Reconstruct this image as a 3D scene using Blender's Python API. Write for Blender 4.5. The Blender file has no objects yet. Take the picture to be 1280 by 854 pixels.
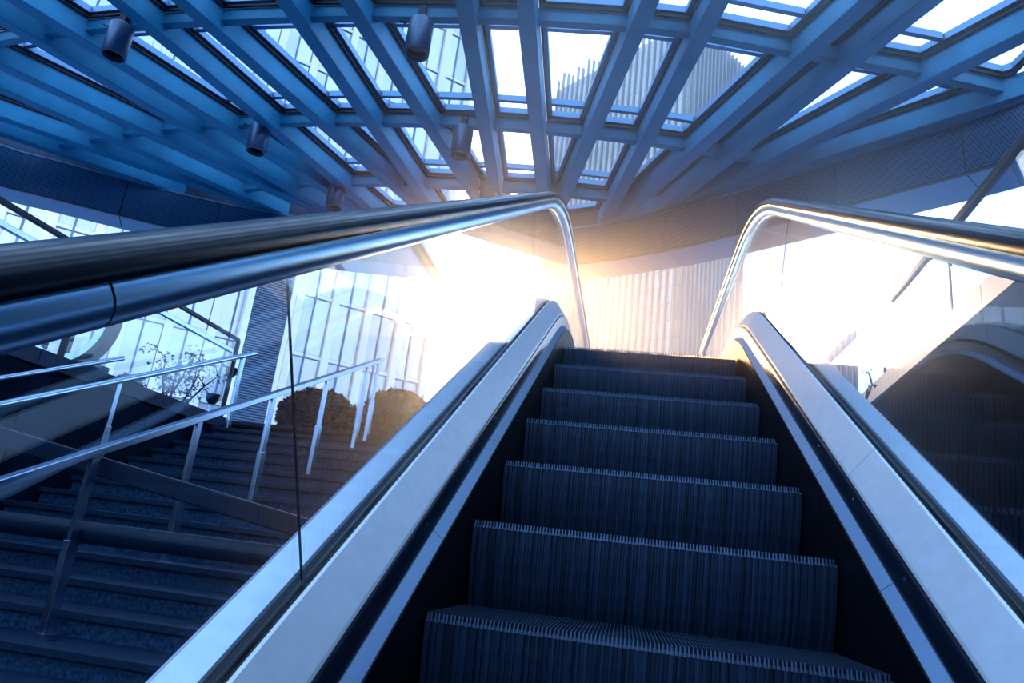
import bpy, bmesh, math, random
from mathutils import Vector, Matrix
random.seed(7)
sc = bpy.context.scene
COL = sc.collection
PI = math.pi
def R(d): return math.radians(d)

# ---------------------------------------------------------------- camera, sky, sun, exposure
cam = bpy.data.objects.new('camera', bpy.data.cameras.new('camera'))
COL.objects.link(cam)
cam.data.sensor_width = 36.0
cam.data.lens = 886.57 / 1280 * 36
cam.data.clip_start = .02
cam.data.clip_end = 600
_y, _p, _r = -0.18415956, 0.28867654, 0.11859621
fwd = Vector((math.sin(_y) * math.cos(_p), math.cos(_y) * math.cos(_p), math.sin(_p)))
rt = fwd.cross(Vector((0, 0, 1))).normalized()
up = rt.cross(fwd)
cr = rt * math.cos(_r) + up * math.sin(_r)
cu = -rt * math.sin(_r) + up * math.cos(_r)
cam.matrix_world = Matrix(((cr.x, cu.x, -fwd.x, 0), (cr.y, cu.y, -fwd.y, 0), (cr.z, cu.z, -fwd.z, 0), (0, 0, 0, 1)))
sc.camera = cam

SUN_AZ, SUN_EL = R(-11.5), R(19.5)
sun_dir = Vector((math.sin(SUN_AZ) * math.cos(SUN_EL), math.cos(SUN_AZ) * math.cos(SUN_EL), math.sin(SUN_EL)))
world = bpy.data.worlds.new('sky'); sc.world = world
world.use_nodes = True
wt = world.node_tree; wn = wt.nodes; wl = wt.links; wn.clear()
def wnode(t, **k):
    n = wn.new(t)
    for a, b in k.items(): setattr(n, a, b)
    return n
wtc = wnode('ShaderNodeTexCoord')
wdot = wnode('ShaderNodeVectorMath', operation='DOT_PRODUCT'); wdot.inputs[1].default_value = sun_dir
wnrm = wnode('ShaderNodeVectorMath', operation='NORMALIZE')
wl.new(wtc.outputs['Generated'], wnrm.inputs[0]); wl.new(wnrm.outputs[0], wdot.inputs[0])
wmx = wnode('ShaderNodeMath', operation='MAXIMUM'); wmx.inputs[1].default_value = 0
wl.new(wdot.outputs['Value'], wmx.inputs[0])
wp1 = wnode('ShaderNodeMath', operation='POWER'); wp1.inputs[1].default_value = 45
wp2 = wnode('ShaderNodeMath', operation='POWER'); wp2.inputs[1].default_value = 160
wl.new(wmx.outputs[0], wp1.inputs[0]); wl.new(wmx.outputs[0], wp2.inputs[0])
def wscale(col, fac):
    n = wnode('ShaderNodeVectorMath', operation='SCALE'); n.inputs[0].default_value = col
    wl.new(fac, n.inputs['Scale']); return n.outputs[0]
def wadd(a, b):
    n = wnode('ShaderNodeVectorMath', operation='ADD'); wl.new(a, n.inputs[0]); wl.new(b, n.inputs[1]); return n.outputs[0]
# sky: pale and even, a little bluer overhead, warm halo round the sun
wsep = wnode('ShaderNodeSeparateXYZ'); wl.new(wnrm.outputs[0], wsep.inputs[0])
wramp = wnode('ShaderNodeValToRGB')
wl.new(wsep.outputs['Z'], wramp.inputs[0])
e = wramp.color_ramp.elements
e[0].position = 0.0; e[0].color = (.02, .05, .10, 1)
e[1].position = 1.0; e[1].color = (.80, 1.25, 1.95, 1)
x = e.new(.12); x.color = (.20, .34, .60, 1)   # horizon band darkened all round to shade beam undersides and risers
x = e.new(.20); x.color = (.84, 1.22, 1.75, 1)
x = e.new(.5); x.color = (.80, 1.22, 1.85, 1)
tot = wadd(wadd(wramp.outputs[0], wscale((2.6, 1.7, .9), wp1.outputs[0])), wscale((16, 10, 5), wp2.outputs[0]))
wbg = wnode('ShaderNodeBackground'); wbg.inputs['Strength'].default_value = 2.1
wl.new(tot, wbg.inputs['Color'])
wo = wnode('ShaderNodeOutputWorld'); wl.new(wbg.outputs[0], wo.inputs['Surface'])

sun = bpy.data.objects.new('sun', bpy.data.lights.new('sun', 'SUN'))
sun.data.energy = 2.4; sun.data.color = (1, .56, .22); sun.data.angle = R(3)
sun.rotation_euler = (-sun_dir).to_track_quat('-Z', 'Y').to_euler()
COL.objects.link(sun)

sc.view_settings.view_transform = 'Standard'
sc.view_settings.look = 'None'
sc.view_settings.gamma = 1.0
sc.view_settings.exposure = 0.0
sc.view_settings.use_curve_mapping = False
sc.cycles.transparent_max_bounces = 32
sc.cycles.max_bounces = 10
sc.cycles.glossy_bounces = 6

# ---------------------------------------------------------------- materials
def mat(name, base, rough=.5, metal=0., spec=.5, noise=0, nscale=8., bump=0., stretch=(1, 1, 1), coat=0.):
    m = bpy.data.materials.new(name); m.use_nodes = True
    t = m.node_tree; b = t.nodes['Principled BSDF']
    b.inputs['Base Color'].default_value = (*base, 1)
    b.inputs['Roughness'].default_value = rough
    b.inputs['Metallic'].default_value = metal
    b.inputs['Specular IOR Level'].default_value = spec
    b.inputs['Coat Weight'].default_value = coat
    if noise or bump:
        tc = t.nodes.new('ShaderNodeTexCoord'); mp = t.nodes.new('ShaderNodeMapping')
        mp.inputs['Scale'].default_value = stretch
        nz = t.nodes.new('ShaderNodeTexNoise'); nz.inputs['Scale'].default_value = nscale
        nz.inputs['Detail'].default_value = 6
        t.links.new(tc.outputs['Object'], mp.inputs[0]); t.links.new(mp.outputs[0], nz.inputs['Vector'])
        if noise:
            rp = t.nodes.new('ShaderNodeMapRange')
            rp.inputs['From Min'].default_value = .3; rp.inputs['From Max'].default_value = .7
            rp.inputs['To Min'].default_value = 1 - noise; rp.inputs['To Max'].default_value = 1 + noise
            t.links.new(nz.outputs['Fac'], rp.inputs['Value'])
            vm = t.nodes.new('ShaderNodeVectorMath'); vm.operation = 'SCALE'
            vm.inputs[0].default_value = base
            t.links.new(rp.outputs[0], vm.inputs['Scale']); t.links.new(vm.outputs[0], b.inputs['Base Color'])
        if bump:
            bp = t.nodes.new('ShaderNodeBump'); bp.inputs['Strength'].default_value = bump; bp.inputs['Distance'].default_value = .01
            t.links.new(nz.outputs['Fac'], bp.inputs['Height']); t.links.new(bp.outputs[0], b.inputs['Normal'])
    return m

def glass(name, tint, ior=1.45, boost=1.0):
    m = bpy.data.materials.new(name); m.use_nodes = True
    t = m.node_tree; t.nodes.clear()
    o = t.nodes.new('ShaderNodeOutputMaterial'); mx = t.nodes.new('ShaderNodeMixShader')
    tr = t.nodes.new('ShaderNodeBsdfTransparent'); tr.inputs[0].default_value = (*tint, 1)
    gl = t.nodes.new('ShaderNodeBsdfGlossy'); gl.inputs['Roughness'].default_value = 0.0
    gl.inputs['Color'].default_value = (.9, .95, 1, 1)
    fr = t.nodes.new('ShaderNodeFresnel'); ge = t.nodes.new('ShaderNodeNewGeometry')
    mi = t.nodes.new('ShaderNodeMix'); mi.data_type = 'FLOAT'
    mi.inputs[2].default_value = ior; mi.inputs[3].default_value = 1 / ior
    t.links.new(ge.outputs['Backfacing'], mi.inputs[0]); t.links.new(mi.outputs[0], fr.inputs['IOR'])
    mu = t.nodes.new('ShaderNodeMath'); mu.operation = 'MULTIPLY'; mu.inputs[1].default_value = boost; mu.use_clamp = True
    t.links.new(fr.outputs[0], mu.inputs[0]); t.links.new(mu.outputs[0], mx.inputs[0])
    t.links.new(tr.outputs[0], mx.inputs[1]); t.links.new(gl.outputs[0], mx.inputs[2]); t.links.new(mx.outputs[0], o.inputs[0])
    return m

def fins_material(name, base, dark, sx, sz):
    """pale cladding with fine horizontal courses and mullion lines (too fine to build), in UV metres"""
    m = bpy.data.materials.new(name); m.use_nodes = True
    t = m.node_tree; b = t.nodes['Principled BSDF']
    uv = t.nodes.new('ShaderNodeUVMap'); br = t.nodes.new('ShaderNodeTexBrick')
    br.offset = 0; br.inputs['Scale'].default_value = 1
    br.inputs['Brick Width'].default_value = sx; br.inputs['Row Height'].default_value = sz
    br.inputs['Mortar Size'].default_value = .05; br.inputs['Mortar Smooth'].default_value = 0
    br.inputs['Color1'].default_value = (*base, 1); br.inputs['Color2'].default_value = (*[c * .86 for c in base], 1)
    br.inputs['Mortar'].default_value = (*dark, 1)
    t.links.new(uv.outputs[0], br.inputs['Vector']); t.links.new(br.outputs['Color'], b.inputs['Base Color'])
    b.inputs['Roughness'].default_value = .35
    return m

def perforated(name, base, hole, pitch):
    m = bpy.data.materials.new(name); m.use_nodes = True
    t = m.node_tree; b = t.nodes['Principled BSDF']; N = t.nodes; L = t.links
    uv = N.new('ShaderNodeUVMap'); sx = N.new('ShaderNodeSeparateXYZ'); L.new(uv.outputs[0], sx.inputs[0])
    def mth(op, a, v=None):
        n = N.new('ShaderNodeMath'); n.operation = op
        if hasattr(a, 'links'): L.new(a, n.inputs[0])
        else: n.inputs[0].default_value = a
        if v is not None:
            if hasattr(v, 'links'): L.new(v, n.inputs[1])
            else: n.inputs[1].default_value = v
        return n.outputs[0]
    v = mth('DIVIDE', sx.outputs['Y'], pitch); row = mth('FLOOR', v)
    off = mth('MULTIPLY', mth('MODULO', row, 2.0), .5)
    u = mth('ADD', mth('DIVIDE', sx.outputs['X'], pitch), off)
    du = mth('SUBTRACT', mth('FRACT', u), .5); dv = mth('SUBTRACT', mth('FRACT', v), .5)
    d = mth('ADD', mth('MULTIPLY', du, du), mth('MULTIPLY', dv, dv))
    hm = mth('LESS_THAN', d, .09)
    mx = N.new('ShaderNodeMix'); mx.data_type = 'RGBA'
    L.new(hm, mx.inputs[0]); mx.inputs[6].default_value = (*base, 1); mx.inputs[7].default_value = (*hole, 1)
    L.new(mx.outputs[2], b.inputs['Base Color'])
    b.inputs['Roughness'].default_value = .4; b.inputs['Metallic'].default_value = .3
    return m

M = {}
M['steel'] = mat('brushed_steel', (.40, .52, .70), .34, 1., noise=.06, nscale=6, bump=.03, stretch=(1, 1, 1))
M['steel_bright'] = mat('bright_steel', (.55, .68, .86), .22, 1., noise=.05, nscale=9, bump=.02)
M['deck'] = mat('satin_deck_steel', (.62, .72, .84), .40, 1., noise=.05, nscale=30, bump=.04)
M['cover'] = mat('handrail_profile_steel', (.24, .50, .76), .28, 1., noise=.05, nscale=5)
M['deck_in'] = mat('satin_inner_deck', (.66, .74, .84), .38, .45, noise=.05, nscale=25, bump=.03)
M['strip'] = mat('skirt_edge_aluminium', (.30, .45, .66), .35, 1.)
M['black_gloss'] = mat('black_gloss_lacquer', (.004, .008, .02), .22, 0, .4)
M['rubber'] = mat('handrail_rubber', (.0005, .004, .014), .24, 0, .28)
M['skirt'] = mat('black_skirt', (.0015, .002, .005), .5, 0, .15)
M['step'] = mat('step_aluminium', (.012, .036, .085), .48, .55, noise=.75, nscale=3, stretch=(11, .1, .1))
M['step_teeth'] = mat('step_cleat_aluminium', (.035, .07, .14), .42, .7)
M['gasket'] = mat('dark_gasket', (.004, .006, .012), .6)
M['beam'] = mat('roof_beam_paint', (.014, .225, .42), .5, .1, .3, noise=.12, nscale=3, bump=.05)
M['purlin'] = mat('roof_purlin_paint', (.014, .21, .38), .5, .1, .3, noise=.12, nscale=4, bump=.05)
M['frame'] = mat('glazing_frame_aluminium', (.10, .22, .38), .35, .6)
M['gasket_roof'] = mat('roof_rubber', (.002, .010, .03), .6)
M['soffit'] = mat('soffit_panel', (.10, .24, .42), .45, .1, noise=.05, nscale=2)
M['fascia'] = perforated('perforated_fascia', (.03, .13, .27), (.003, .012, .035), .045)
M['ringcore'] = mat('ring_girder_dark', (.006, .03, .08), .6)
M['spot'] = mat('spotlight_body', (.05, .11, .21), .4, .4)
M['lens'] = mat('spotlight_lens', (.003, .005, .01), .15, 0, .5)
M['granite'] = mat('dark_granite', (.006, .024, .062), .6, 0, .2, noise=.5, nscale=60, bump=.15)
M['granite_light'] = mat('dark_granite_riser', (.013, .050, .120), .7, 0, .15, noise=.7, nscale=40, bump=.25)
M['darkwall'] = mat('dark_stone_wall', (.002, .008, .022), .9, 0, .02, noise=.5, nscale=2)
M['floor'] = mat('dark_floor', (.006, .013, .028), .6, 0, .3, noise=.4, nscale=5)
M['plaza'] = mat('plaza_paving', (.10, .16, .25), .7, noise=.2, nscale=3)
M['rail_steel'] = mat('stair_rail_steel', (.42, .58, .80), .25, 1., noise=.1, nscale=4)
M['dark_steel'] = mat('dark_painted_steel', (.003, .014, .038), .38, 0, .25)
M['coping'] = mat('coping_stone', (.20, .38, .58), .4, noise=.08, nscale=2)
M['tower_glass'] = mat('tower_pane', (.58, .60, .66), .12, .55, noise=.12, nscale=.15)
M['tower_glass_b'] = mat('tower_pane_darker', (.46, .50, .58), .12, .55, noise=.15, nscale=.15)
M['tower_pier'] = mat('tower_pier', (.98, .90, .82), .4)
M['tower_line'] = mat('tower_mullion', (.10, .17, .28), .5)
M['tower_back'] = mat('tower_backing', (.30, .40, .55), .6)
M['louver'] = mat('louver_metal', (.05, .10, .19), .5, .3)
M['fin'] = mat('tower_fin', (.36, .36, .38), .6)
M['clad'] = fins_material('tower_cladding', (.95, .88, .80), (.60, .58, .56), 4.0, 1.9)
M['block'] = mat('far_block_wall', (.35, .48, .68), .6)
M['leaf'] = mat('leaves', (.006, .028, .055), .7, 0, .2, noise=.4, nscale=5)
M['bark'] = mat('bark', (.02, .03, .045), .8)
M['glass'] = glass('balustrade_glass', (.93, .965, .985), 1.5, 1.0)
M['roof_glass'] = glass('roof_glass', (.93, .965, .99), 1.45)

# ---------------------------------------------------------------- mesh helpers
class MB:
    def __init__(s): s.v = []; s.f = []; s.uv = None
    def add(s, vs, fs):
        o = len(s.v); s.v += [tuple(p) for p in vs]; s.f += [tuple(i + o for i in q) for q in fs]; return s
    def box(s, x0, x1, y0, y1, z0, z1):
        return s.hexa([(x0, y0, z0), (x1, y0, z0), (x1, y1, z0), (x0, y1, z0)], [(x0, y0, z1), (x1, y0, z1), (x1, y1, z1), (x0, y1, z1)])
    def hexa(s, b, t):
        return s.add(list(b) + list(t), [(3, 2, 1, 0), (4, 5, 6, 7), (0, 1, 5, 4), (1, 2, 6, 5), (2, 3, 7, 6), (3, 0, 4, 7)])
    def bar(s, a, b, w, h, upv=(0, 0, 1), off=(0, 0)):
        """rectangular bar from a to b; w across, h along upv"""
        a = Vector(a); b = Vector(b); d = (b - a).normalized()
        sd = d.cross(Vector(upv)).normalized(); u = sd.cross(d)
        c = [sd * (-w / 2 + off[0]) + u * (-h / 2 + off[1]), sd * (w / 2 + off[0]) + u * (-h / 2 + off[1]),
             sd * (w / 2 + off[0]) + u * (h / 2 + off[1]), sd * (-w / 2 + off[0]) + u * (h / 2 + off[1])]
        vs = [a + q for q in c] + [b + q for q in c]
        return s.add(vs, [(0, 1, 2, 3), (7, 6, 5, 4), (0, 4, 5, 1), (1, 5, 6, 2), (2, 6, 7, 3), (3, 7, 4, 0)])
    def tube(s, pts, r, n=12):
        pts = [Vector(p) for p in pts]; rings = []
        rr = r if hasattr(r, '__len__') else [r] * len(pts)
        for i, p in enumerate(pts):
            d = (pts[min(i + 1, len(pts) - 1)] - pts[max(i - 1, 0)]).normalized()
            ref = Vector((0, 0, 1)) if abs(d.z) < .9 else Vector((1, 0, 0))
            sd = d.cross(ref).normalized(); u = sd.cross(d)
            rings.append([p + (sd * math.cos(2 * PI * k / n) + u * math.sin(2 * PI * k / n)) * rr[i] for k in range(n)])
        vs = [q for rg in rings for q in rg]; fs = []
        for i in range(len(pts) - 1):
            for k in range(n):
                a = i * n + k; b = i * n + (k + 1) % n
                fs.append((a, a + n, b + n, b))
        fs.append(tuple(range(n))); fs.append(tuple(range((len(pts) - 1) * n + n - 1, (len(pts) - 1) * n - 1, -1)))
        return s.add(vs, fs)
    def build(s, name, m, parent=None, smooth=False, bevel=0, loc=None):
        me = bpy.data.meshes.new(name); me.from_pydata(s.v, [], s.f); me.update()
        me.materials.append(M[m] if isinstance(m, str) else m)
        bm = bmesh.new(); bm.from_mesh(me); bmesh.ops.recalc_face_normals(bm, faces=bm.faces); bm.to_mesh(me); bm.free()
        if s.uv:
            l = me.uv_layers.new(name='UVMap')
            for lp in me.loops: l.data[lp.index].uv = s.uv[lp.vertex_index]
        if smooth:
            me.shade_smooth()
            try: me.set_sharp_from_angle(angle=R(40))
            except Exception: pass
        o = bpy.data.objects.new(name, me); COL.objects.link(o)
        if parent is not None: o.parent = parent; o.matrix_parent_inverse = parent.matrix_world.inverted() if False else Matrix.Translation(-Vector(parent_loc(parent)))
        if bevel:
            bv = o.modifiers.new('bevel', 'BEVEL'); bv.width = bevel; bv.segments = 2; bv.limit_method = 'ANGLE'
        return o
def parent_loc(p):
    v = Vector(p.get('_loc', (0, 0, 0)))
    return v
def share(o, parent=None, loc=(0, 0, 0), name=None):
    c = o.copy(); COL.objects.link(c)
    if parent is not None: c.parent = parent
    c.location = loc
    return c
def thing(name, label, cat, loc=(0, 0, 0), group=None):
    o = bpy.data.objects.new(name, None); COL.objects.link(o); o.empty_display_size = .2
    o.location = loc; o['_loc'] = tuple(loc)
    o['label'] = label; o['category'] = cat
    if group: o['group'] = group
    return o
def tag(o, label, cat, group=None):
    o['label'] = label; o['category'] = cat
    if group: o['group'] = group
    return o
def struct(o): o['kind'] = 'structure'; return o
def sbox(name, m, *b, parent=None, bevel=0):
    o = MB().box(*b).build(name, m, parent, bevel=bevel)
    return o

# ---------------------------------------------------------------- escalator path: nosing line climbing 30 degrees, with arcs at both ends
C30, S30 = math.cos(R(30)), .5
RU, RL = 1.495, 1.5
S_TOP, S_BOT = 4.0, -2.31
LA = R(30) * RU; LB = R(30) * RL
def frame(s):
    """point (y, z) of the nosing line and slope angle at distance s along the escalator"""
    if S_BOT <= s <= S_TOP:
        return s * C30 + .4875, s * S30 - .8444, R(30)
    if s > S_TOP:
        y0, z0 = S_TOP * C30 + .4875, S_TOP * S30 - .8444
        cy, cz = y0 + S30 * RU, z0 - C30 * RU
        th = R(30) - (s - S_TOP) / RU
        if th > 0: return cy - math.sin(th) * RU, cz + math.cos(th) * RU, th
        return cy + (s - S_TOP - LA), cz + RU, 0.
    y0, z0 = S_BOT * C30 + .4875, S_BOT * S30 - .8444
    cy, cz = y0 - S30 * RL, z0 + C30 * RL
    th = R(30) - (S_BOT - s) / RL
    if th > 0: return cy + math.sin(th) * RL, cz - math.cos(th) * RL, th
    return cy - (S_BOT - s - LB), cz - RL, 0.
S_END, S_START = 7.3, -4.3
def srange(s0, s1):
    out = [s0]
    k = math.ceil(s0 / .13 + 1e-6) * .13
    while k < s1 - 1e-4:
        if not (S_BOT + .05 < k < S_TOP - .05) and -3.3 < k < 4.95 : out.append(k)
        k += .13
    for b in (S_BOT, S_TOP):
        if s0 < b < s1: out.append(b)
    out.append(s1); return sorted(set(round(q, 5) for q in out))
UC = .06                                                     # middle of the steps
def sweep(profile, frames, side=1, closed=True):
    """profile: (v, n) with v measured outward from the middle of the steps and n above the nosing line"""
    mb = MB(); n = len(profile); vs = []; fs = []
    for (y, z, th) in frames:
        for (v, h) in profile:
            vs.append((UC + side * v, y - math.sin(th) * h, z + math.cos(th) * h))
    m = len(frames)
    for i in range(m - 1):
        for k in range(n if closed else n - 1):
            a = i * n + k; b = i * n + (k + 1) % n
            fs.append((a, b, b + n, a + n))
    if closed: fs += [tuple(range(n)), tuple(range((m - 1) * n + n - 1, (m - 1) * n - 1, -1))]
    return mb.add(vs, fs)
def swp(name, m, prof, s0, s1, side, parent, smooth=True, bevel=0):
    return sweep(prof, [frame(s) for s in srange(s0, s1)], side).build(name, m, parent, smooth=smooth, bevel=bevel)
def pieces(s0, s1, cuts, gap=.003):
    c = [s0] + [q for q in cuts if s0 < q < s1] + [s1]
    return [(a + (gap if i else 0), b - (gap if i < len(c) - 2 else 0)) for i, (a, b) in enumerate(zip(c[:-1], c[1:]))]

def newel_frames():
    H = .48
    y, z, th = frame(S_END); c = (y, z + H)
    top = [(c[0] - math.sin(-a) * -H * 1.0, c[1] - math.cos(a) * H, -a) for a in [PI * k / 12 for k in range(0, 13)]]
    top = [(c[0] - H * math.sin(a) * 1.0, c[1] - H * math.cos(a), -a) for a in [PI * k / 12 for k in range(0, 13)]]
    y, z, th = frame(S_START); c = (y, z + H)
    bot = [(c[0] + H * math.sin(a), c[1] - H * math.cos(a), a) for a in [PI * k / 12 for k in range(12, -1, -1)]]
    return bot, top

def build_escalator():
    t = thing('escalator', 'escalator with black ribbed steps, steel decks and glass balustrades, rising to the light', 'escalator')
    bot, top = newel_frames()
    body = [frame(s) for s in srange(S_START, S_END)]
    for side in (-1, 1):
        # handrail belt: C section, 84 mm wide
        belt = [(.571, .874), (.573, .893), (.582, .902), (.600, .907), (.625, .907), (.643, .902), (.652, .893), (.654, .874),
                (.650, .866), (.640, .866), (.640, .878), (.585, .878), (.585, .866), (.575, .866)]
        sweep(belt, bot + body[1:-1] + top, side).build('handrail_belt', 'rubber', t, smooth=True)
        # rounded steel profile under the belt, in lengths with fine joints
        cov = [(.594, .877), (.588, .870), (.583, .858), (.581, .846), (.583, .834), (.589, .824), (.598, .816), (.603, .815),
               (.621, .815), (.627, .818), (.636, .828), (.641, .842), (.641, .858), (.635, .870), (.628, .877)]
        for i, (a, b) in enumerate(pieces(S_START, S_END, [-1.9, .62, 3.15, 5.6], .002)):
            fr = [frame(s) for s in srange(a, b)]
            if i == 0: fr = bot + fr[1:]
            if i == 4: fr = fr[:-1] + top
            sweep(cov, fr, side).build('handrail_profile', 'cover', t, smooth=True)
        # glass panels standing in the groove, joints square to the slope
        j = 3.55 if side < 0 else 3.66
        cuts = [j - 2.52 * k for k in (3, 2, 1, 0)] + [j + 2.1]
        for a, b in pieces(S_START + .05, S_END - .05, cuts, .003):
            swp('glass_panel', 'glass', [(.607, .262), (.617, .262), (.617, .818), (.607, .818)], a, b, side, t, smooth=True)
        for c in cuts:
            swp('glass_joint', 'gasket', [(.6105, .275), (.6135, .275), (.6135, .817), (.6105, .817)], c - .0018, c + .0018, side, t, smooth=False)
        # newel glass infill at the ends
        for (yc, zc, sgn) in ((frame(S_END)[0], frame(S_END)[1] + .48, 1), (frame(S_START)[0], frame(S_START)[1] + .48, -1)):
            mb = MB(); pts = [(yc + sgn * .335 * math.sin(a), zc + .335 * math.cos(a)) for a in [PI * k / 14 for k in range(15)]]
            n = len(pts)
            vs = [(UC + side * .607, p[0], p[1]) for p in pts] + [(UC + side * .617, p[0], p[1]) for p in pts]
            mb.add(vs, [tuple(range(n)), tuple(range(2 * n - 1, n - 1, -1))] + [(k, k + n, (k + 1) % n + n, (k + 1) % n) for k in range(n)])
            mb.build('glass_panel', 'glass', t)
        # inner deck: wide slanting satin panels
        inner = [(.538, .185), (.541, .192), (.594, .270), (.600, .272), (.600, .262), (.596, .255), (.546, .178), (.540, .172)]
        for a, b in pieces(S_START, S_END, [-3.2, -.6, 1.99 if side > 0 else 2.9, 4.1 if side > 0 else 4.6, 5.9], .0012):
            swp('inner_deck_panel', 'deck_in', inner, a, b, side, t, smooth=False)
        # dark cove under it
        cove = [(.530, .118), (.545, .120), (.552, .175), (.541, .186), (.535, .180), (.531, .160)]
        for a, b in pieces(S_START, S_END, [-2.6, .2, 3.0, 5.2], .001):
            o = swp('cove_moulding', 'black_gloss', cove, a, b, side, t, smooth=True)
        # bright edge strip on top of the skirt
        strip = [(.506, .095), (.528, .118), (.536, .118), (.536, .102), (.512, .090)]
        cuts = [1.55 - .65 * k for k in range(8, -1, -1)] + [1.55 + .65 * k for k in range(1, 8)]
        for a, b in pieces(S_START, S_END, cuts, .0012):
            swp('edge_strip', 'strip', strip, a, b, side, t, smooth=False)
        # black skirt panels beside the steps
        sk = [(.5035, -.40), (.5035, .092), (.512, .094), (.512, -.40)]
        for a, b in pieces(S_START, S_END, [-2.5, -.2, 2.1, 4.4], .001):
            swp('skirt_panel', 'skirt', sk, a, b, side, t, smooth=False)
        # small screws along the cove
        scr = MB()
        for k in range(17):
            y, z, th = frame(-2.2 + .4 * k + .1)
            h = .158; v = .5335
            c = Vector((UC + side * v, y - math.sin(th) * h, z + math.cos(th) * h))
            scr.bar(c - Vector((side * .003, 0, 0)), c + Vector((side * .004, 0, 0)), .007, .007)
        scr.build('cove_screws', 'steel_bright', t)['kind'] = 'stuff'
        # groove that holds the glass
        swp('glass_channel', 'gasket', [(.600, .255), (.600, .269), (.6065, .269), (.6065, .250), (.6175, .250), (.6175, .272), (.632, .272), (.632, .24), (.600, .24)], S_START, S_END, side, t, smooth=False)
        # outer deck
        outer = [(.632, .272), (.634, .279), (.690, .287), (.700, .283), (.702, .262), (.632, .262)]
        for a, b in pieces(S_START, S_END, [-2.2, .35, 2.9, 5.4], .0012):
            swp('outer_deck_panel', 'deck', outer, a, b, side, t, smooth=False)
        # outer cladding
        clad = [(.690, .262), (.698, .262), (.698, -.95), (.690, -.95)]
        for a, b in pieces(S_START, S_END, [-3.2, -1.4, .4, 2.2, 4.0, 5.6], .0015):
            swp('side_cladding', 'dark_steel', clad, a, b, side, t, smooth=False)
    swp('truss', 'skirt', [(-.69, -.45), (.69, -.45), (.69, -.95), (-.69, -.95)], S_START, S_END, 1, t, smooth=False)
    # steps
    def step_body():
        mb = MB()
        prof = [(.40, -.012), (.006, -.012), (0, -.018), (.004, -.06), (.012, -.11), (.024, -.16), (.040, -.205), (.058, -.245), (.40, -.245)]
        n = len(prof); vs = [(UC - .4985, y, z) for y, z in prof] + [(UC + .4985, y, z) for y, z in prof]
        return mb.add(vs, [tuple(range(n)), tuple(range(2 * n - 1, n - 1, -1))] + [(k, (k + 1) % n, (k + 1) % n + n, k + n) for k in range(n)])
    def riser_ribs():
        mb = MB(); n = 55; p = .99 / n
        pr = [(0, -.018), (.004, -.06), (.012, -.11), (.024, -.16), (.040, -.205), (.058, -.245)]
        for k in range(n):
            x0 = UC - .495 + k * p; w = .0085 + .003 * ((k * 7) % 3 == 0)
            d = .007 + .004 * ((k // 2) % 3 == 0)
            vs = []
            for (y, z) in pr: vs += [(x0, y + .002, z), (x0 + .002, y - d, z), (x0 + w, y - d, z), (x0 + w + .002, y + .002, z)]
            fs = []
            for i in range(len(pr) - 1):
                for q in range(3): fs.append((4 * i + q, 4 * i + q + 1, 4 * i + q + 5, 4 * i + q + 4))
            fs.append((0, 1, 2, 3))
            mb.add(vs, fs)
        return mb
    def tread_cleats():
        mb = MB(); n = 109; p = .99 / n
        for k in range(n):
            x0 = UC - .495 + k * p
            a = -.008 if k % 2 else -.003
            mb.hexa([(x0, a, -.018), (x0 + .005, a, -.018), (x0 + .005, .40, -.014), (x0, .40, -.014)],
                    [(x0 + .001, a + .003, .0015), (x0 + .004, a + .003, .0015), (x0 + .004, .40, 0), (x0 + .001, .40, 0)])
        return mb
    s0 = step_body().build('step', 'step', t)
    r0 = riser_ribs().build('riser_ribs', 'step', s0); r0['kind'] = 'stuff'
    c0 = tread_cleats().build('tread_cleats', 'step_teeth', s0); c0['kind'] = 'stuff'
    import bisect
    tab = [(frame(q)[0], frame(q)[1]) for q in [-4.5 + .02 * k for k in range(600)]]
    first = True
    for i in range(-11, 11):
        y = 1.69 + .4 * i
        k = bisect.bisect([a for a, b in tab], y)
        z = tab[k - 1][1] + (tab[k][1] - tab[k - 1][1]) * (y - tab[k - 1][0]) / (tab[k][0] - tab[k - 1][0])
        if first:
            s0.location = (0, y, z); first = False
        else:
            s = share(s0, t, (0, y, z)); share(r0, s); share(c0, s)
    # comb plate at the top
    yt, zt, _ = frame(6.4)
    MB().box(UC - .5, UC + .5, 6.02, 7.6, zt - .05, zt + .012).build('comb_plate', 'steel', t)
    return t
escalator = build_escalator()

# ---------------------------------------------------------------- ground and walls
ZL, ZP = -2.2, 1.30                                          # lower floor, plaza level
struct(sbox('floor', 'floor', -16, 9, -6, 40, ZL - .3, ZL))
struct(sbox('floor_plaza', 'plaza', -60, -.75, 9.0, 110, ZP - .4, ZP))
struct(sbox('floor_plaza', 'plaza', -.75, 60, 7.62, 110, ZP - .4, ZP))
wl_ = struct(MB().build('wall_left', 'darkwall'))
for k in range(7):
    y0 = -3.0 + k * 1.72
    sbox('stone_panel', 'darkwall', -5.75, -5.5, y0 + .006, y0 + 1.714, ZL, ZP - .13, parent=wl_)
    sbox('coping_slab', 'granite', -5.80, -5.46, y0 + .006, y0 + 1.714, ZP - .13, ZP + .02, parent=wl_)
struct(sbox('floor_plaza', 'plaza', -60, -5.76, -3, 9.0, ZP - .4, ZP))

# unseen wall added behind the escalator foot to shade steps and beams
wb = struct(MB().build('wall_back_shade', 'darkwall'))
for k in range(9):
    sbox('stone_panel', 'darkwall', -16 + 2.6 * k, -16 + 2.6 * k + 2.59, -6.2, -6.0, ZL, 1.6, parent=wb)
sbox('coping_slab', 'darkwall', -16, 7.4, -6.3, -5.9, 1.6, 1.75, parent=wb)

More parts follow.
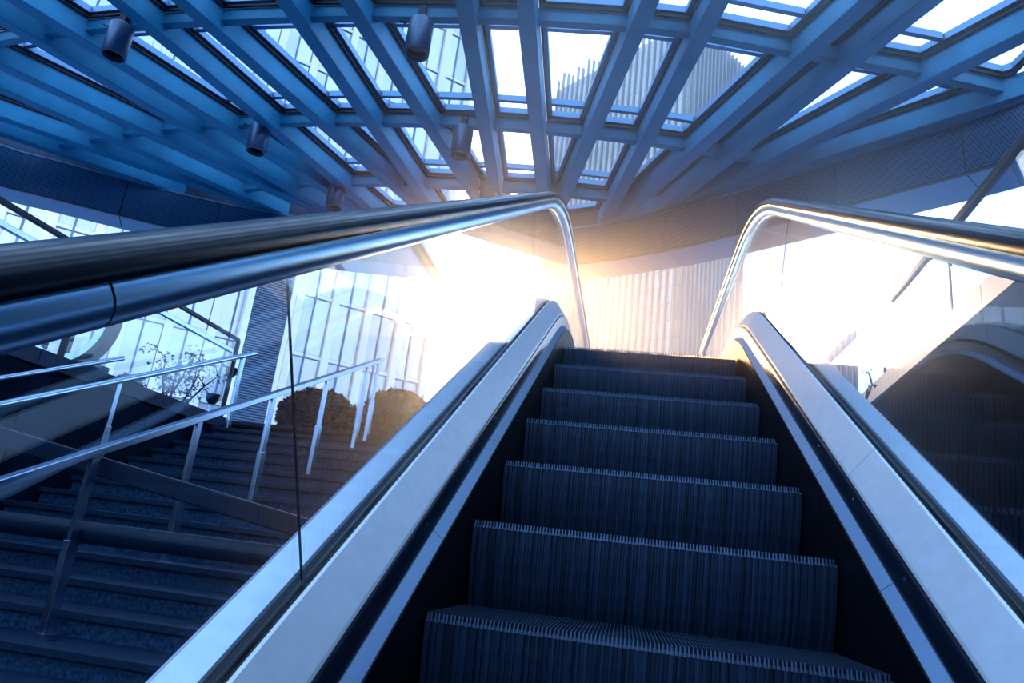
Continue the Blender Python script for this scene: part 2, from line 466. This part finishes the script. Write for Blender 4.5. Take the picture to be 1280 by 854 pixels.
# right-hand parapet wall with coping and glass screen
def xr(y): return 2.4 + .06 * y
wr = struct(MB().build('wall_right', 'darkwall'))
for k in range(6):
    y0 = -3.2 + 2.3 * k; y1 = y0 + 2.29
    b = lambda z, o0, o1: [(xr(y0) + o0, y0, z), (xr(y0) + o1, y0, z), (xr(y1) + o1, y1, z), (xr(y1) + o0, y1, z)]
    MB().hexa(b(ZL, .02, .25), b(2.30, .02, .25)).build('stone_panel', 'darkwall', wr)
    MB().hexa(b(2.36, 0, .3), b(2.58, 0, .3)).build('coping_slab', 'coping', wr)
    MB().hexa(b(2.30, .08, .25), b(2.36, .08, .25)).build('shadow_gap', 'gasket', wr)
t = thing('glass_screen', 'tall clear glass screen with dark steel top rail on the right-hand parapet', 'glass screen', (2.8, 3, 2.58))
ys = [-2.3, 0, 2.3, 4.6, 6.9, 9.19]
for a, b in zip(ys[:-1], ys[1:]):
    a += .012; b -= .012
    MB().hexa([(xr(a) + .1, a, 2.58), (xr(a) + .115, a, 2.58), (xr(b) + .115, b, 2.58), (xr(b) + .1, b, 2.58)],
              [(xr(a) + .1, a, 3.47), (xr(a) + .115, a, 3.47), (xr(b) + .115, b, 3.47), (xr(b) + .1, b, 3.47)]).build('glass_panel', 'roof_glass', t)
    MB().bar((xr(b) + .107, b + .012, 2.58), (xr(b) + .107, b + .012, 3.47), .03, .03, (0, 1, 0)).build('glass_joint', 'dark_steel', t)
MB().bar((xr(-2.3) + .107, -2.3, 3.49), (xr(8.72) + .107, 8.72, 3.49), .07, .07).build('top_rail', 'dark_steel', t, bevel=.008)
MB().bar((xr(-2.3) + .107, -2.3, 3.53), (xr(8.72) + .107, 8.72, 3.53), .05, .012).build('rail_cap', 'rail_steel', t)

# ---------------------------------------------------------------- stone staircase on the left
st = thing('staircase', 'wide dark stone staircase left of the escalator, climbing to the plaza', 'staircase', (-3.1, 2, ZL))
def zs(y): return .418 * y - 2.49
RISE, RUN = .15, .15 / .418
nst = 24
for i in range(nst):
    y = 8.92 - RUN * i; z = zs(8.92) - RISE * i + .06
    if z < ZL + .02: break
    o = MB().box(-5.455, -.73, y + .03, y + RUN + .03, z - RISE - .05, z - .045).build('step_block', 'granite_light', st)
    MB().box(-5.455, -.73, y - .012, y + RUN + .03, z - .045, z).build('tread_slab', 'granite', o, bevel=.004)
sbox('stair_core', 'granite', -5.455, -.76, 8.92 + .03, 9.0, ZL, zs(8.92), parent=st)

def stair_rail(name, label, x, y0, y1, h, r, posts, endposts=True, flat=False):
    t = thing(name, label, 'handrail', (x, y0, zs(y0)), 'handrails of the stone staircase')
    a = (x, y0, zs(y0) + h); b = (x, y1, zs(y1) + h)
    if flat: MB().bar(a, b, .07, .05).build('top_rail', 'rail_steel', t, bevel=.006)
    else: MB().tube([a, b], r, 14).build('top_rail', 'rail_steel', t, smooth=True)
    for py in posts:
        zt = zs(py) + h - .02
        p = MB(); p.bar((x, py, zs(py) - .05), (x, py, zs(py) + .55), .045, .085, (0, 1, 0))
        p.build('post', 'rail_steel', t, bevel=.004)
        MB().bar((x, py, zs(py) + .50), (x, py, zt), .028, .06, (0, 1, 0)).build('post_bracket', 'rail_steel', t)
        MB().box(x - .07, x + .07, py - .07, py + .07, zs(py) - .02, zs(py) + .015).build('base_plate', 'rail_steel', t)
    return t
stair_rail('stair_handrail', 'flat-topped steel handrail on posts, down the middle of the stone stairs', -3.36, .3, 8.75, 1.10, .03, [2.0, 3.05, 4.09, 5.09, 6.15, 7.23, 8.31, 8.67], flat=True)
stair_rail('stair_handrail', 'round steel tube handrail along the wall side of the stone stairs', -5.3, .5, 8.95, 1.03, .035, [3.3, 4.95, 6.5, 8.67])
t = thing('stair_handrail', 'short thin steel handrail fixed high on the dark retaining wall', 'handrail', (-5.46, 4, 1.0), 'handrails of the stone staircase')
MB().tube([(-5.42, 1.0, .418 * 1.0 - 1.24), (-5.42, 6.6, .418 * 6.6 - 1.24)], .026, 12).build('top_rail', 'rail_steel', t, smooth=True)
for py in (1.5, 3.2, 4.9, 6.4):
    if .418 * py - 1.24 < ZP + .02:
        MB().tube([(-5.42, py, .418 * py - 1.24), (-5.52, py, .418 * py - 1.29)], .012, 8).build('bracket', 'rail_steel', t, smooth=True)

# glass guard on the plaza edge above the stairs
t = thing('glass_guard', 'glass guard rail with double top rail on the plaza edge above the stairs', 'guard rail', (-5.65, 6, ZP))
MB().bar((-5.62, -2.5, 2.46), (-5.62, 8.97, 2.46), .05, .05).build('top_rail', 'dark_steel', t, bevel=.006)
MB().bar((-5.62, -2.5, 2.27), (-5.62, 8.85, 2.27), .05, .06).build('lower_rail', 'rail_steel', t, bevel=.006)
for py in (-1.2, 1.2, 3.6, 6.0, 8.97):
    MB().bar((-5.62, py, ZP), (-5.62, py, 2.46), .05, .04, (0, 1, 0)).build('post', 'dark_steel', t)
gy = [-2.4, -1.2, 1.2, 3.6, 6.0, 8.97]
for a, b in zip(gy[:-1], gy[1:]):
    MB().box(-5.626, -5.614, a + .05, b - .05, ZP + .08, 2.22).build('glass_panel', 'roof_glass', t)

# dark barrier across the stairs
t = thing('stair_barrier', 'dark steel barrier of two crossing bars standing across the stone stairs', 'barrier', (-3.1, 4.09, zs(4.09)))
MB().tube([(-5.5, 4.21, -.18), (-.70, 4.21, -.18)], .068, 20).build('crossbar', 'dark_steel', t, smooth=True)
MB().bar((-5.36, 4.21, .545), (-.70, 4.21, -.19), .06, .12).build('brace', 'dark_steel', t, bevel=.01)

# ---------------------------------------------------------------- skylight roof
H = 6.5
BW, BH = .22, .36
beams = [(-22.876, 1.0553), (-22.049, 1.0758), (-17.134, .7071), (-16.177, .7156), (-12.776, .4700), (-12.035, .4764), (-9.055, .2629), (-8.336, .2949), (-5.391, .0825), (-4.837, .1264),
         (-1.793, -.0909), (-1.203, -.0631), (1.914, -.2899), (2.507, -.2577), (5.964, -.5082), (6.706, -.5178), (10.554, -.8159), (16.370, -1.2993)]
P1 = [(-14, 8.6), (-10.03, 7.8), (-9.07, 7.67), (-7.53, 7.53), (-5.64, 7.43), (-4.27, 7.41), (-2.76, 7.47), (-.96, 7.58), (.16, 7.76), (.78, 7.90), (1.63, 8.17), (2.75, 8.41), (3.43, 8.60), (4.68, 9.02), (8, 10.2)]
P2 = [(-14, 11.3), (-9.51, 10.27), (-8.60, 10.10), (-7.82, 10.03), (-6.33, 9.90), (-5.13, 9.86), (-3.54, 9.88), (-2.32, 9.96), (-1.41, 10.08), (-.62, 10.20), (.25, 10.39), (.99, 10.60), (2.13, 10.95), (6, 12.2)]
P3 = [(-14, 13.4), (-8.08, 12.25), (-6.79, 11.98), (-5.40, 11.91), (-3.92, 11.93), (-2.48, 12.02), (-1.09, 12.2), (-.01, 12.45), (6, 14)]
def interp(P, x):
    if x <= P[0][0]: return P[0][1]
    for (a, b), (c, d) in zip(P[:-1], P[1:]):
        if x <= c: return b + (d - b) * (x - a) / (c - a)
    return P[-1][1]
rows = [[(a, b - 9.9) for a, b in P1], [(a, b - 7.4) for a, b in P1], [(a, b - 4.9) for a, b in P1], [(a, b - 2.45) for a, b in P1], P1, P2, P3]
ring_pts = [(-15.6, 3), (-15.2, 6), (-14.1, 8.6), (-12.54, 10.44), (-11.75, 10.99), (-9.85, 12.18), (-8.47, 12.80), (-6.6, 13.35), (-4.6, 13.6), (-3.0, 13.55), (-1.63, 13.24), (-.75, 12.92),
            (-.13, 12.60), (.74, 12.10), (2.1, 11.11), (3.41, 10.10), (4.81, 8.92), (5.9, 7.4), (6.6, 5.4), (6.8, 3), (6.2, .2), (4.6, -2.3), (1.5, -4), (-3, -4.7), (-8, -4.4), (-12, -2.9), (-14.8, -.2)]
def catmull(P, n=5):
    out = []; N = len(P)
    for i in range(N):
        p0, p1, p2, p3 = [Vector(P[(i + k) % N]) for k in (-1, 0, 1, 2)]
        for k in range(n):
            t = k / n
            out.append(.5 * ((2 * p1) + (p2 - p0) * t + (2 * p0 - 5 * p1 + 4 * p2 - p3) * t * t + (3 * p1 - p0 - 3 * p2 + p3) * t ** 3))
    return out
ring = catmull(ring_pts)
def inside(x, y):
    c = False; n = len(ring)
    for i in range(n):
        a = ring[i]; b = ring[(i + 1) % n]
        if (a.y > y) != (b.y > y) and x < (b.x - a.x) * (y - a.y) / (b.y - a.y) + a.x: c = not c
    return c
ceiling = struct(MB().build('ceiling', 'beam'))
ceiling['label'] = 'oval steel and glass skylight roof over the escalator'
yspan = []
for (a, b) in beams:
    ins = [y for y in [-6 + .05 * k for k in range(500)] if inside(a + b * y, y)]
    y0, y1 = min(ins), max(ins) + .12 + .45 * min(1, abs(b))
    yspan.append((y0, y1))
    bm = MB(); p = lambda y, z: (a + b * y, y, z)
    o = MB().bar(p(y0 - .15, H + BH / 2), p(y1, H + BH / 2), BW, BH).build('beam', 'beam', ceiling, bevel=.012)
def cross(bi, P):
    a, b = beams[bi]; y = 8
    for _ in range(30): y = interp(P, a + b * y) if abs(b) < .9 else .5 * y + .5 * interp(P, a + b * y)
    return y
grid = [[cross(bi, P) for P in rows] for bi in range(len(beams))]
for bi in range(len(beams) - 1):
    (a0, b0), (a1, b1) = beams[bi], beams[bi + 1]
    for ri in range(len(rows) + 1):
        if ri < len(rows):
            ya, yb = grid[bi][ri], grid[bi + 1][ri]
            pa = Vector((a0 + b0 * ya, ya, H + .24)); pb = Vector((a1 + b1 * yb, yb, H + .24))
            if inside(pa.x, pa.y) and inside(pb.x, pb.y) and pb.x - pa.x > .28:
                MB().bar(pa, pb, .12, .20).build('purlin', 'purlin', ceiling, bevel=.008)
        # glazing bay between this purlin row and the next (or the ring)
        def yy(k, r):
            lim = yspan[k]
            v = grid[k][r] if 0 <= r < len(rows) else (99 if r >= len(rows) else -99)
            return max(lim[0] + .1, min(lim[1] - .15, v))
        r0, r1 = ri - 1, ri
        y00, y10, y01, y11 = yy(bi, r0), yy(bi + 1, r0), yy(bi, r1), yy(bi + 1, r1)
        if y01 - y00 < .5 and y11 - y10 < .5: continue
        q = [Vector((a0 + b0 * y00, y00, 0)), Vector((a1 + b1 * y10, y10, 0)), Vector((a1 + b1 * y11, y11, 0)), Vector((a0 + b0 * y01, y01, 0))]
        if q[1].x - q[0].x < .3 or q[2].x - q[3].x < .3:
            if q[1].x - q[0].x < .3 and q[2].x - q[3].x < .3: continue
        cen = (q[0] + q[1] + q[2] + q[3]) / 4
        if not inside(cen.x, cen.y): continue
        def inset(d_side, d_end):
            out = []
            for i in range(4):
                pr, cu_, nx = q[(i - 1) % 4], q[i], q[(i + 1) % 4]
                e1 = (cu_ - pr); e2 = (nx - cu_)
                e1 = e1.normalized() if e1.length > 1e-6 else Vector((0, 1, 0)); e2 = e2.normalized() if e2.length > 1e-6 else Vector((0, 1, 0))
                n1 = Vector((-e1.y, e1.x, 0)); n2 = Vector((-e2.y, e2.x, 0))
                d1 = d_end if i in (1, 3) else d_side; d2 = d_end if i in (0, 2) else d_side
                den = n1.x * n2.y - n1.y * n2.x
                if abs(den) < .05: out.append(cu_ + n1 * d1); continue
                c1 = n1.dot(cu_) + d1; c2 = n2.dot(cu_) + d2
                out.append(Vector(((c1 * n2.y - c2 * n1.y) / den, (n1.x * c2 - n2.x * c1) / den, 0)))
            return out
        o_ = inset(.115, .065); i_ = inset(.20, .13)
        ok = (i_[1].x - i_[0].x > .06 or i_[2].x - i_[3].x > .06)
        if not ok: continue
        def ringbox(mb, A, B, z0, z1):
            for k in range(4):
                j = (k + 1) % 4
                f = lambda P, z: (P.x, P.y, z)
                mb.hexa([f(A[k], z0), f(A[j], z0), f(B[j], z0), f(B[k], z0)], [f(A[k], z1), f(A[j], z1), f(B[j], z1), f(B[k], z1)])
        mb = MB(); ringbox(mb, o_, inset(.150, .10), H + BH - .03, H + BH + .05)
        gk = mb.build('glazing_gasket', 'gasket_roof', ceiling)
        mb = MB(); ringbox(mb, inset(.150, .10), i_, H + BH + .03, H + BH + .13)
        # inner aluminium transoms set back from the purlins
        if min(y01 - y00, y11 - y10) > 1.4:
            for s_, (A, B) in ((1, (i_[0], i_[1])), (-1, (i_[3], i_[2]))):
                dA = (i_[3] - i_[0]).normalized() * s_; dB = (i_[2] - i_[1]).normalized() * s_
                mb.bar(Vector((A.x, A.y, H + BH + .09)) + dA * .28, Vector((B.x, B.y, H + BH + .09)) + dB * .28, .07, .10)
        fr = mb.build('glazing_frame', 'frame', ceiling)
        f = lambda P, z: (P.x, P.y, z)
        g_ = inset(.17, .11)
        MB().hexa([f(P, H + BH + .132) for P in g_], [f(P, H + BH + .148) for P in g_]).build('roof_pane', 'roof_glass', fr)

# ring girder with perforated fascia and plain soffit panels
nr = len(ring)
def rnorm(i):
    d = (ring[(i + 1) % nr] - ring[(i - 1) % nr]).normalized(); return Vector((-d.y, d.x))   # outward for clockwise order
rn = [rnorm(i) for i in range(nr)]
mid = ring[0] + rn[0] * .5
if inside(mid.x, mid.y): rn = [-v for v in rn]
def ringseg(i0, i1, o0, o1, z0, z1, e0=0., e1=1., uvs=False):
    """solid arc of the ring between points i0..i1, offsets o0..o1 outward, heights z0..z1"""
    mb = MB(); vs = []; uv = []; L = 0; idx = list(range(i0, i1 + 1)); prev = None
    for n_, i in enumerate(idx):
        p = ring[i % nr].copy(); nn = rn[i % nr]
        if n_ == 0: p = p.lerp(ring[(i + 1) % nr], e0)
        if n_ == len(idx) - 1: p = p.lerp(ring[(i - 1) % nr], e0)
        if prev is not None: L += (p - prev).length
        prev = p
        a = p + nn * o0; b = p + nn * o1
        vs += [(a.x, a.y, z0), (b.x, b.y, z0), (b.x, b.y, z1), (a.x, a.y, z1)]
        uv += [(L, z0), (L, z0), (L, z1), (L, z1)]
    fs = [(0, 1, 2, 3), tuple(4 * (len(idx) - 1) + k for k in (3, 2, 1, 0))]
    for i in range(len(idx) - 1):
        for k in range(4):
            a = 4 * i + k; b = 4 * i + (k + 1) % 4
            fs.append((a, a + 4, b + 4, b))
    mb.add(vs, fs)
    if uvs: mb.uv = uv
    return mb
ZF = 5.70
for i in range(0, nr, 15):
    ringseg(i, i + 15, .05, .78, ZF + .03, 6.95).build('ring_girder', 'ringcore', ceiling)
i = 3
while i < nr + 3:
    k = 5
    ringseg(i, i + k, -.02, .045, ZF + .0, H - .04, .02, uvs=True).build('fascia_panel', 'fascia', ceiling)
    ringseg(i, i + k, .03, .80, ZF - .015, ZF + .028, .02).build('soffit_panel', 'soffit', ceiling)
    i += k
for i in range(0, nr, 15):
    ringseg(i, i + 15, -.03, .06, H - .035, H + .0, 0).build('fascia_trim', 'soffit', ceiling)
    ringseg(i, i + 15, -.022, .05, ZF - .02, ZF + .0, 0).build('shadow_gap', 'gasket', ceiling)

# ---------------------------------------------------------------- spotlights under the roof
def make_spot(x, y, z, s, label):
    t = thing('spotlight', label, 'spotlight', (x, y, H + .1), 'cylinder spotlights under the skylight')
    n = 24
    def ringv(r, zz): return [(x + r * math.cos(2 * PI * k / n), y + r * math.sin(2 * PI * k / n), zz) for k in range(n)]
    R0 = .165 * s; L = .50 * s
    prof = [(R0 * .90, z), (R0, z - .02), (R0, z - L), (R0 * .97, z - L - .012), (R0 * .86, z - L - .012), (R0 * .82, z - L + .07)]
    mb = MB(); vs = []
    for r, zz in prof: vs += ringv(r, zz)
    fs = [tuple(range(n))]
    for i in range(len(prof) - 1):
        for k in range(n): fs.append((i * n + k, i * n + (k + 1) % n, (i + 1) * n + (k + 1) % n, (i + 1) * n + k))
    mb.add(vs, fs).build('lamp_body', 'spot', t, smooth=True)
    mb = MB(); mb.add(ringv(R0 * .83, z - L + .06) + ringv(R0 * .83, z - L + .075), [tuple(range(n)), tuple(2 * n - 1 - k for k in range(n))] + [(k, (k + 1) % n, n + (k + 1) % n, n + k) for k in range(n)])
    mb.build('lamp_lens', 'lens', t)
    MB().box(x - .05, x + .05, y - .05, y + .05, z - .01, H + .30).build('mounting_bracket', 'dark_steel', t)
    MB().tube([(x, y, z - .01), (x - .12 * s, y + .02, z + .05), (x - .25 * s, y + .04, z + .02), (x - .38 * s, y + .05, z + .09)], .012, 8).build('cable', 'gasket', t, smooth=True)
for (x, y, lab) in [(-7.58, 7.42, 'cylinder spotlight at the upper left corner of the skylight'),
                    (-3.10, 7.42, 'cylinder spotlight in the nearest row, nearly above the left handrail'),
                    (-6.68, 9.85, 'cylinder spotlight on the middle crossbar between the crowded left beams'),
                    (-3.06, 9.85, 'cylinder spotlight in the middle row, over the upper end of the left handrail'),
                    (-6.08, 11.85, 'cylinder spotlight in the farthest row, deep among the left beams'),
                    (-3.00, 11.85, 'cylinder spotlight in the farthest row, just behind the left handrail')]:
    make_spot(x, y, H + .08, 1.0, lab)

# ---------------------------------------------------------------- glass office tower on the left
az = R(50); fd = Vector((math.sin(az), math.cos(az), 0)); fn = Vector((math.cos(az), -math.sin(az), 0))
Q = Vector((-13.55, 42.91, 0))
def fp(t, z, o=0.): return Q - fd * t + fn * o + Vector((0, 0, z))     # t metres left of the right-hand corner
ot = thing('office_tower', 'tall pale glass office tower with white piers beyond the stairs on the left', 'building', tuple(fp(0, ZP)))
def fbox(t0, t1, z0, z1, o0, o1):
    f = lambda t, o, z: fp(t, z, o)
    return MB().hexa([f(t0, o0, z0), f(t1, o0, z0), f(t1, o1, z0), f(t0, o1, z0)], [f(t0, o0, z1), f(t1, o0, z1), f(t1, o1, z1), f(t0, o1, z1)])
ZT = 49
fbox(0, 25.9, ZP, ZT, -14, -.35).build('tower_core', 'tower_back', ot)
zr = [ZP, 2.3] + [2.3 + 3.75 * k for k in range(1, 13)]
pw = 2.155
pane_n = 0
for c in range(12):
    for h in (0, 1):
        t0 = c * pw + .22 + h * (pw - .22) / 2 + .04; t1 = t0 + (pw - .22) / 2 - .08
        for r in range(1, len(zr) - 1):
            if r == 1 and c == 4: pass
            fbox(t0, t1, zr[r] + .14, zr[r + 1] - .14, -.12, -.06 + .03 * random.random()).build('window_pane', 'tower_glass' if random.random() < .62 else 'tower_glass_b', ot)
for c in range(13):
    fbox(c * pw - .22, c * pw + .22, ZP, ZT, -.3, .35).build('pier', 'tower_pier', ot)
for c in range(12):
    m_ = c * pw + .22 + (pw - .22) / 2
    fbox(m_ - .05, m_ + .05, ZP, ZT, -.3, .05).build('mullion', 'tower_line', ot)
for r, z in enumerate(zr[1:]):
    fbox(0, 25.9, z - .11, z + .11, -.3, .02).build('transom', 'tower_pier', ot)
    fbox(0, 25.9, z - .16, z - .11, -.3, .03).build('transom_line', 'tower_line', ot)
fbox(0, 25.9, ZP, 2.19, -.3, -.1).build('plinth', 'tower_pier', ot)
# louvred shaft standing proud of the facade
lv = fbox(9.2, 11.3, ZP, 17.5, 0, .8).build('louvre_shaft', 'tower_back', ot)
lm = MB()
for k in range(108):
    z = ZP + .15 * k
    lm.hexa([fp(9.25, z, .8), fp(11.25, z, .8), fp(11.25, z + .03, .9), fp(9.25, z + .03, .9)],
            [fp(9.25, z + .10, .8), fp(11.25, z + .10, .8), fp(11.25, z + .05, .9), fp(9.25, z + .05, .9)])
lo = lm.build('louvres', 'louver', lv); lo['kind'] = 'stuff'
fbox(9.0, 9.25, ZP, 17.5, 0, 1.0).build('shaft_edge', 'tower_pier', ot)
fbox(11.25, 11.6, ZP, 17.5, 0, 1.0).build('shaft_edge', 'tower_pier', ot)

# ---------------------------------------------------------------- fin-clad tower straight ahead
Cn = Vector((3.74, 69.9, 0))
dr = Vector((math.sin(R(38)), math.cos(R(38)), 0)); dl = Vector((math.sin(R(-52)), math.cos(R(-52)), 0))
ft = thing('fin_clad_tower', 'pale high-rise with thin vertical fins, its corner above the escalator top', 'building', tuple(Cn + Vector((0, 0, ZP))))
WL, WR, ZC = 21.6, 11.8, 61.8
nl = -dr; nrr = -dl
def face_panel(d, n, w, z0, z1, name):
    mb = MB(); c = Cn
    v = [c, c + d * w, c + d * w - n * .5, c - n * .5]
    P = [Vector((p.x, p.y, z0)) for p in v] + [Vector((p.x, p.y, z1)) for p in v]
    mb.hexa(P[:4], P[4:]); mb.uv = [(0, z0), (w, z0), (w, z0), (0, z0), (0, z1), (w, z1), (w, z1), (0, z1)]
    return mb.build(name, 'clad', ft)
face_panel(dl, nl, WL, ZP, ZC, 'facade'); face_panel(dr, nrr, WR, ZP, ZC, 'facade')
core = [Cn - nl * .4 - nrr * .4, Cn + dl * (WL - .3) - nl * .4, Cn + dl * (WL - .3) + dr * (WR - .3), Cn + dr * (WR - .3) - nrr * .4]
MB().hexa([(p.x, p.y, ZP) for p in core], [(p.x, p.y, ZC) for p in core]).build('tower_core', 'tower_back', ft)
for (d, n, w) in ((dl, nl, WL), (dr, nrr, WR)):
    k = 0; s = .55
    while s < w:
        c = Cn + d * s + n * .22
        top = ZC + (.9 + 1.6 * ((k * 37) % 5) / 5 if d is dl else .3)
        a = Vector((c.x, c.y, ZP)); b = Vector((c.x, c.y, top))
        mb = MB(); hw = d * .075; hn = n * .20
        mb.hexa([a - hw - hn, a + hw - hn, a + hw + hn, a - hw + hn], [b - hw - hn, b + hw - hn, b + hw + hn, b - hw + hn])
        mb.build('fin', 'fin', ft)
        s += .80 if d is dr else .90; k += 1

# low fin-clad block to the right of the tower
bl = thing('low_block', 'low blue fin-clad building glimpsed through the right-hand glass', 'building', (13.5, 50, ZP))
MB().box(11.6, 14.6, 49, 56, ZP, 17.0).build('block_body', 'block', bl)
for k in range(8):
    MB().box(11.7 + k * .38, 11.82 + k * .38, 48.7, 49.0, ZP, 17.1).build('fin', 'tower_line', bl)

# ---------------------------------------------------------------- planting
def leaf_cloud(cx, cy, cz, rx, ry, rz, n, s, seed, shell=.35):
    rnd = random.Random(seed); mb = MB()
    for _ in range(n):
        while True:
            u = Vector((rnd.uniform(-1, 1), rnd.uniform(-1, 1), rnd.uniform(-1, 1)))
            if u.length <= 1: break
        u = u.normalized() * (u.length ** shell) * rnd.uniform(.85, 1.08)
        p = Vector((cx + u.x * rx, cy + u.y * ry, cz + u.z * rz))
        a = Vector((rnd.uniform(-1, 1), rnd.uniform(-1, 1), rnd.uniform(-.4, 1))).normalized()
        b = a.cross(Vector((rnd.uniform(-1, 1), rnd.uniform(-1, 1), rnd.uniform(-1, 1)))).normalized()
        c = a.cross(b); q = s * rnd.uniform(.7, 1.3)
        mb.add([p - a * q, p + b * q * .45 + c * q * .1, p + a * q, p - b * q * .45 + c * q * .1], [(0, 1, 2), (0, 2, 3)])
    return mb
def shrub(cx, cy, rx, ry, h, n, label, seed):
    t = thing('shrub', label, 'shrub', (cx, cy, ZP), 'clipped shrubs on the plaza')
    MB().tube([(cx, cy, ZP - .02), (cx, cy, ZP + h * .5)], [.06, .03], 8).build('stem', 'bark', t, smooth=True)
    o = leaf_cloud(cx, cy, ZP + h * .5, rx, ry, h * .5, n, .075, seed).build('foliage', 'leaf', t); o['kind'] = 'stuff'
shrub(-5.30, 11.3, .66, .6, 1.0, 5200, 'smaller dark rounded shrub at the top of the stairs, left one', 1)
shrub(-3.98, 11.6, .60, .7, 1.15, 7200, 'larger dark rounded shrub at the top of the stairs, middle one', 2)
shrub(-2.72, 11.3, .46, .5, .62, 2600, 'low dark shrub at the top of the stairs, beside the escalator deck', 3)
shrub(-9.65, 12.1, .42, .4, 1.15, 2600, 'dark rounded bush on the plaza left of the thin tree', 4)

def tree(cx, cy, h, label, seed, name='tree', crown=.75, base=ZP):
    t = thing(name, label, 'tree', (cx, cy, base)); rnd = random.Random(seed)
    tr = MB(); ends = []
    for k in range(5):
        a = 2 * PI * k / 5 + rnd.uniform(-.4, .4); p = Vector((cx, cy, base)); pts = [p.copy()]
        d = Vector((math.cos(a) * .30, math.sin(a) * .30, 1)).normalized()
        for j in range(5):
            p = p + d * h * .19; d = (d + Vector((rnd.uniform(-.25, .25), rnd.uniform(-.25, .25), .05))).normalized(); pts.append(p.copy())
            if j > 1: ends.append(p.copy())
            if j > 1:
                q = p + Vector((rnd.uniform(-1, 1), rnd.uniform(-1, 1), .5)).normalized() * h * .22
                tr.tube([p, (p + q) / 2 + Vector((0, 0, .04)), q], [.012, .009, .005], 6); ends.append(q)
        tr.tube(pts, [.035 * (1 - i / 6.5) for i in range(6)], 8)
    tr.build('trunk', 'bark', t, smooth=True)
    fol = MB()
    for e_ in ends:
        m = leaf_cloud(e_.x, e_.y, e_.z, .26 * crown, .26 * crown, .17 * crown, 17 if crown > .5 else 9, .040 if crown > .5 else .016, rnd.random(), .6)
        fol.add(m.v, m.f)
    o = fol.build('foliage', 'leaf', t); o['kind'] = 'stuff'
tree(-8.16, 11.4, 1.45, 'small loose multi-stemmed tree on the plaza behind the stairs', 5)
tree(2.15, 8.2, 1.05, 'bare twiggy sapling behind the right-hand deck', 8, 'sapling', .2, base=ZP)

# planter kerb and lamp posts on the plaza
pk = MB().box(-9.2, -6.2, 10.95, 11.07, ZP, ZP + .22).build('planter_kerb', 'granite', None, bevel=.01)
tag(pk, 'low dark stone planter kerb in front of the small tree', 'kerb')
for (x, y, hh, lab) in [(-6.45, 10.3, 1.05, 'slim steel bollard lamp standing right of the small tree'), (-6.15, 9.5, .45, 'short steel bollard lamp at the corner of the stair top')]:
    t = thing('bollard_lamp', lab, 'lamp', (x, y, ZP), 'bollard lamps beside the stair top')
    MB().tube([(x, y, ZP), (x, y, ZP + hh - .16)], .035, 12).build('post', 'rail_steel', t, smooth=True)
    MB().tube([(x, y, ZP + hh - .16), (x, y, ZP + hh - .10), (x, y, ZP + hh)], [.04, .085, .10], 16).build('lamp_head', 'dark_steel', t, smooth=True)

# round portal on the far left
t = thing('round_portal', 'big dark-rimmed round portal standing on the plaza at far left', 'portal', (-11.4, 12.4, ZP))
cx, cy, cz, rad = -11.5, 12.3, 3.55, 1.0
def torus_ring(r, w, d, n=40):
    mb = MB(); vs = []; fs = []
    for k in range(n):
        a = 2 * PI * k / n
        for (rr, yy_) in ((r - w, -d), (r + w, -d), (r + w, d), (r - w, d)):
            vs.append((cx + rr * math.cos(a), cy + yy_, cz + rr * math.sin(a)))
    for k in range(n):
        for j in range(4):
            fs.append((k * 4 + j, k * 4 + (j + 1) % 4, ((k + 1) % n) * 4 + (j + 1) % 4, ((k + 1) % n) * 4 + j))
    return mb.add(vs, fs)
torus_ring(rad, .06, .14).build('outer_ring', 'dark_steel', t, smooth=True)
torus_ring(rad - .15, .09, .10).build('inner_ring', 'rail_steel', t, smooth=True)
MB().box(cx - 1.0, cx + 1.0, cy - .2, cy + .2, ZP, cz - rad + .1).build('base_block', 'granite', t)
for k in (-.45, .1):
    MB().box(cx + k - .03, cx + k + .03, cy - .05, cy + .05, cz - rad * .8, cz + rad * .8).build('mullion', 'dark_steel', t)

# ---------------------------------------------------------------- haze box added for a warm glow over the upper steps
hz = bpy.data.materials.new('haze'); hz.use_nodes = True
ht = hz.node_tree; ht.nodes.clear()
ho = ht.nodes.new('ShaderNodeOutputMaterial')
hv = ht.nodes.new('ShaderNodeVolumeScatter'); hv.inputs['Color'].default_value = (1, 1, 1, 1)
hv.inputs['Density'].default_value = .062; hv.inputs['Anisotropy'].default_value = .93
ht.links.new(hv.outputs[0], ho.inputs['Volume'])
hb = MB().box(-1.3, 1.5, 2.1, 8.9, ZL + .01, 3.0).build('haze', hz)
hb['kind'] = 'stuff'; hb['label'] = 'thin haze volume added for a warm glow over the top of the escalator'; hb['category'] = 'haze'

for o in bpy.data.objects:
    if '_loc' in o: del o['_loc']
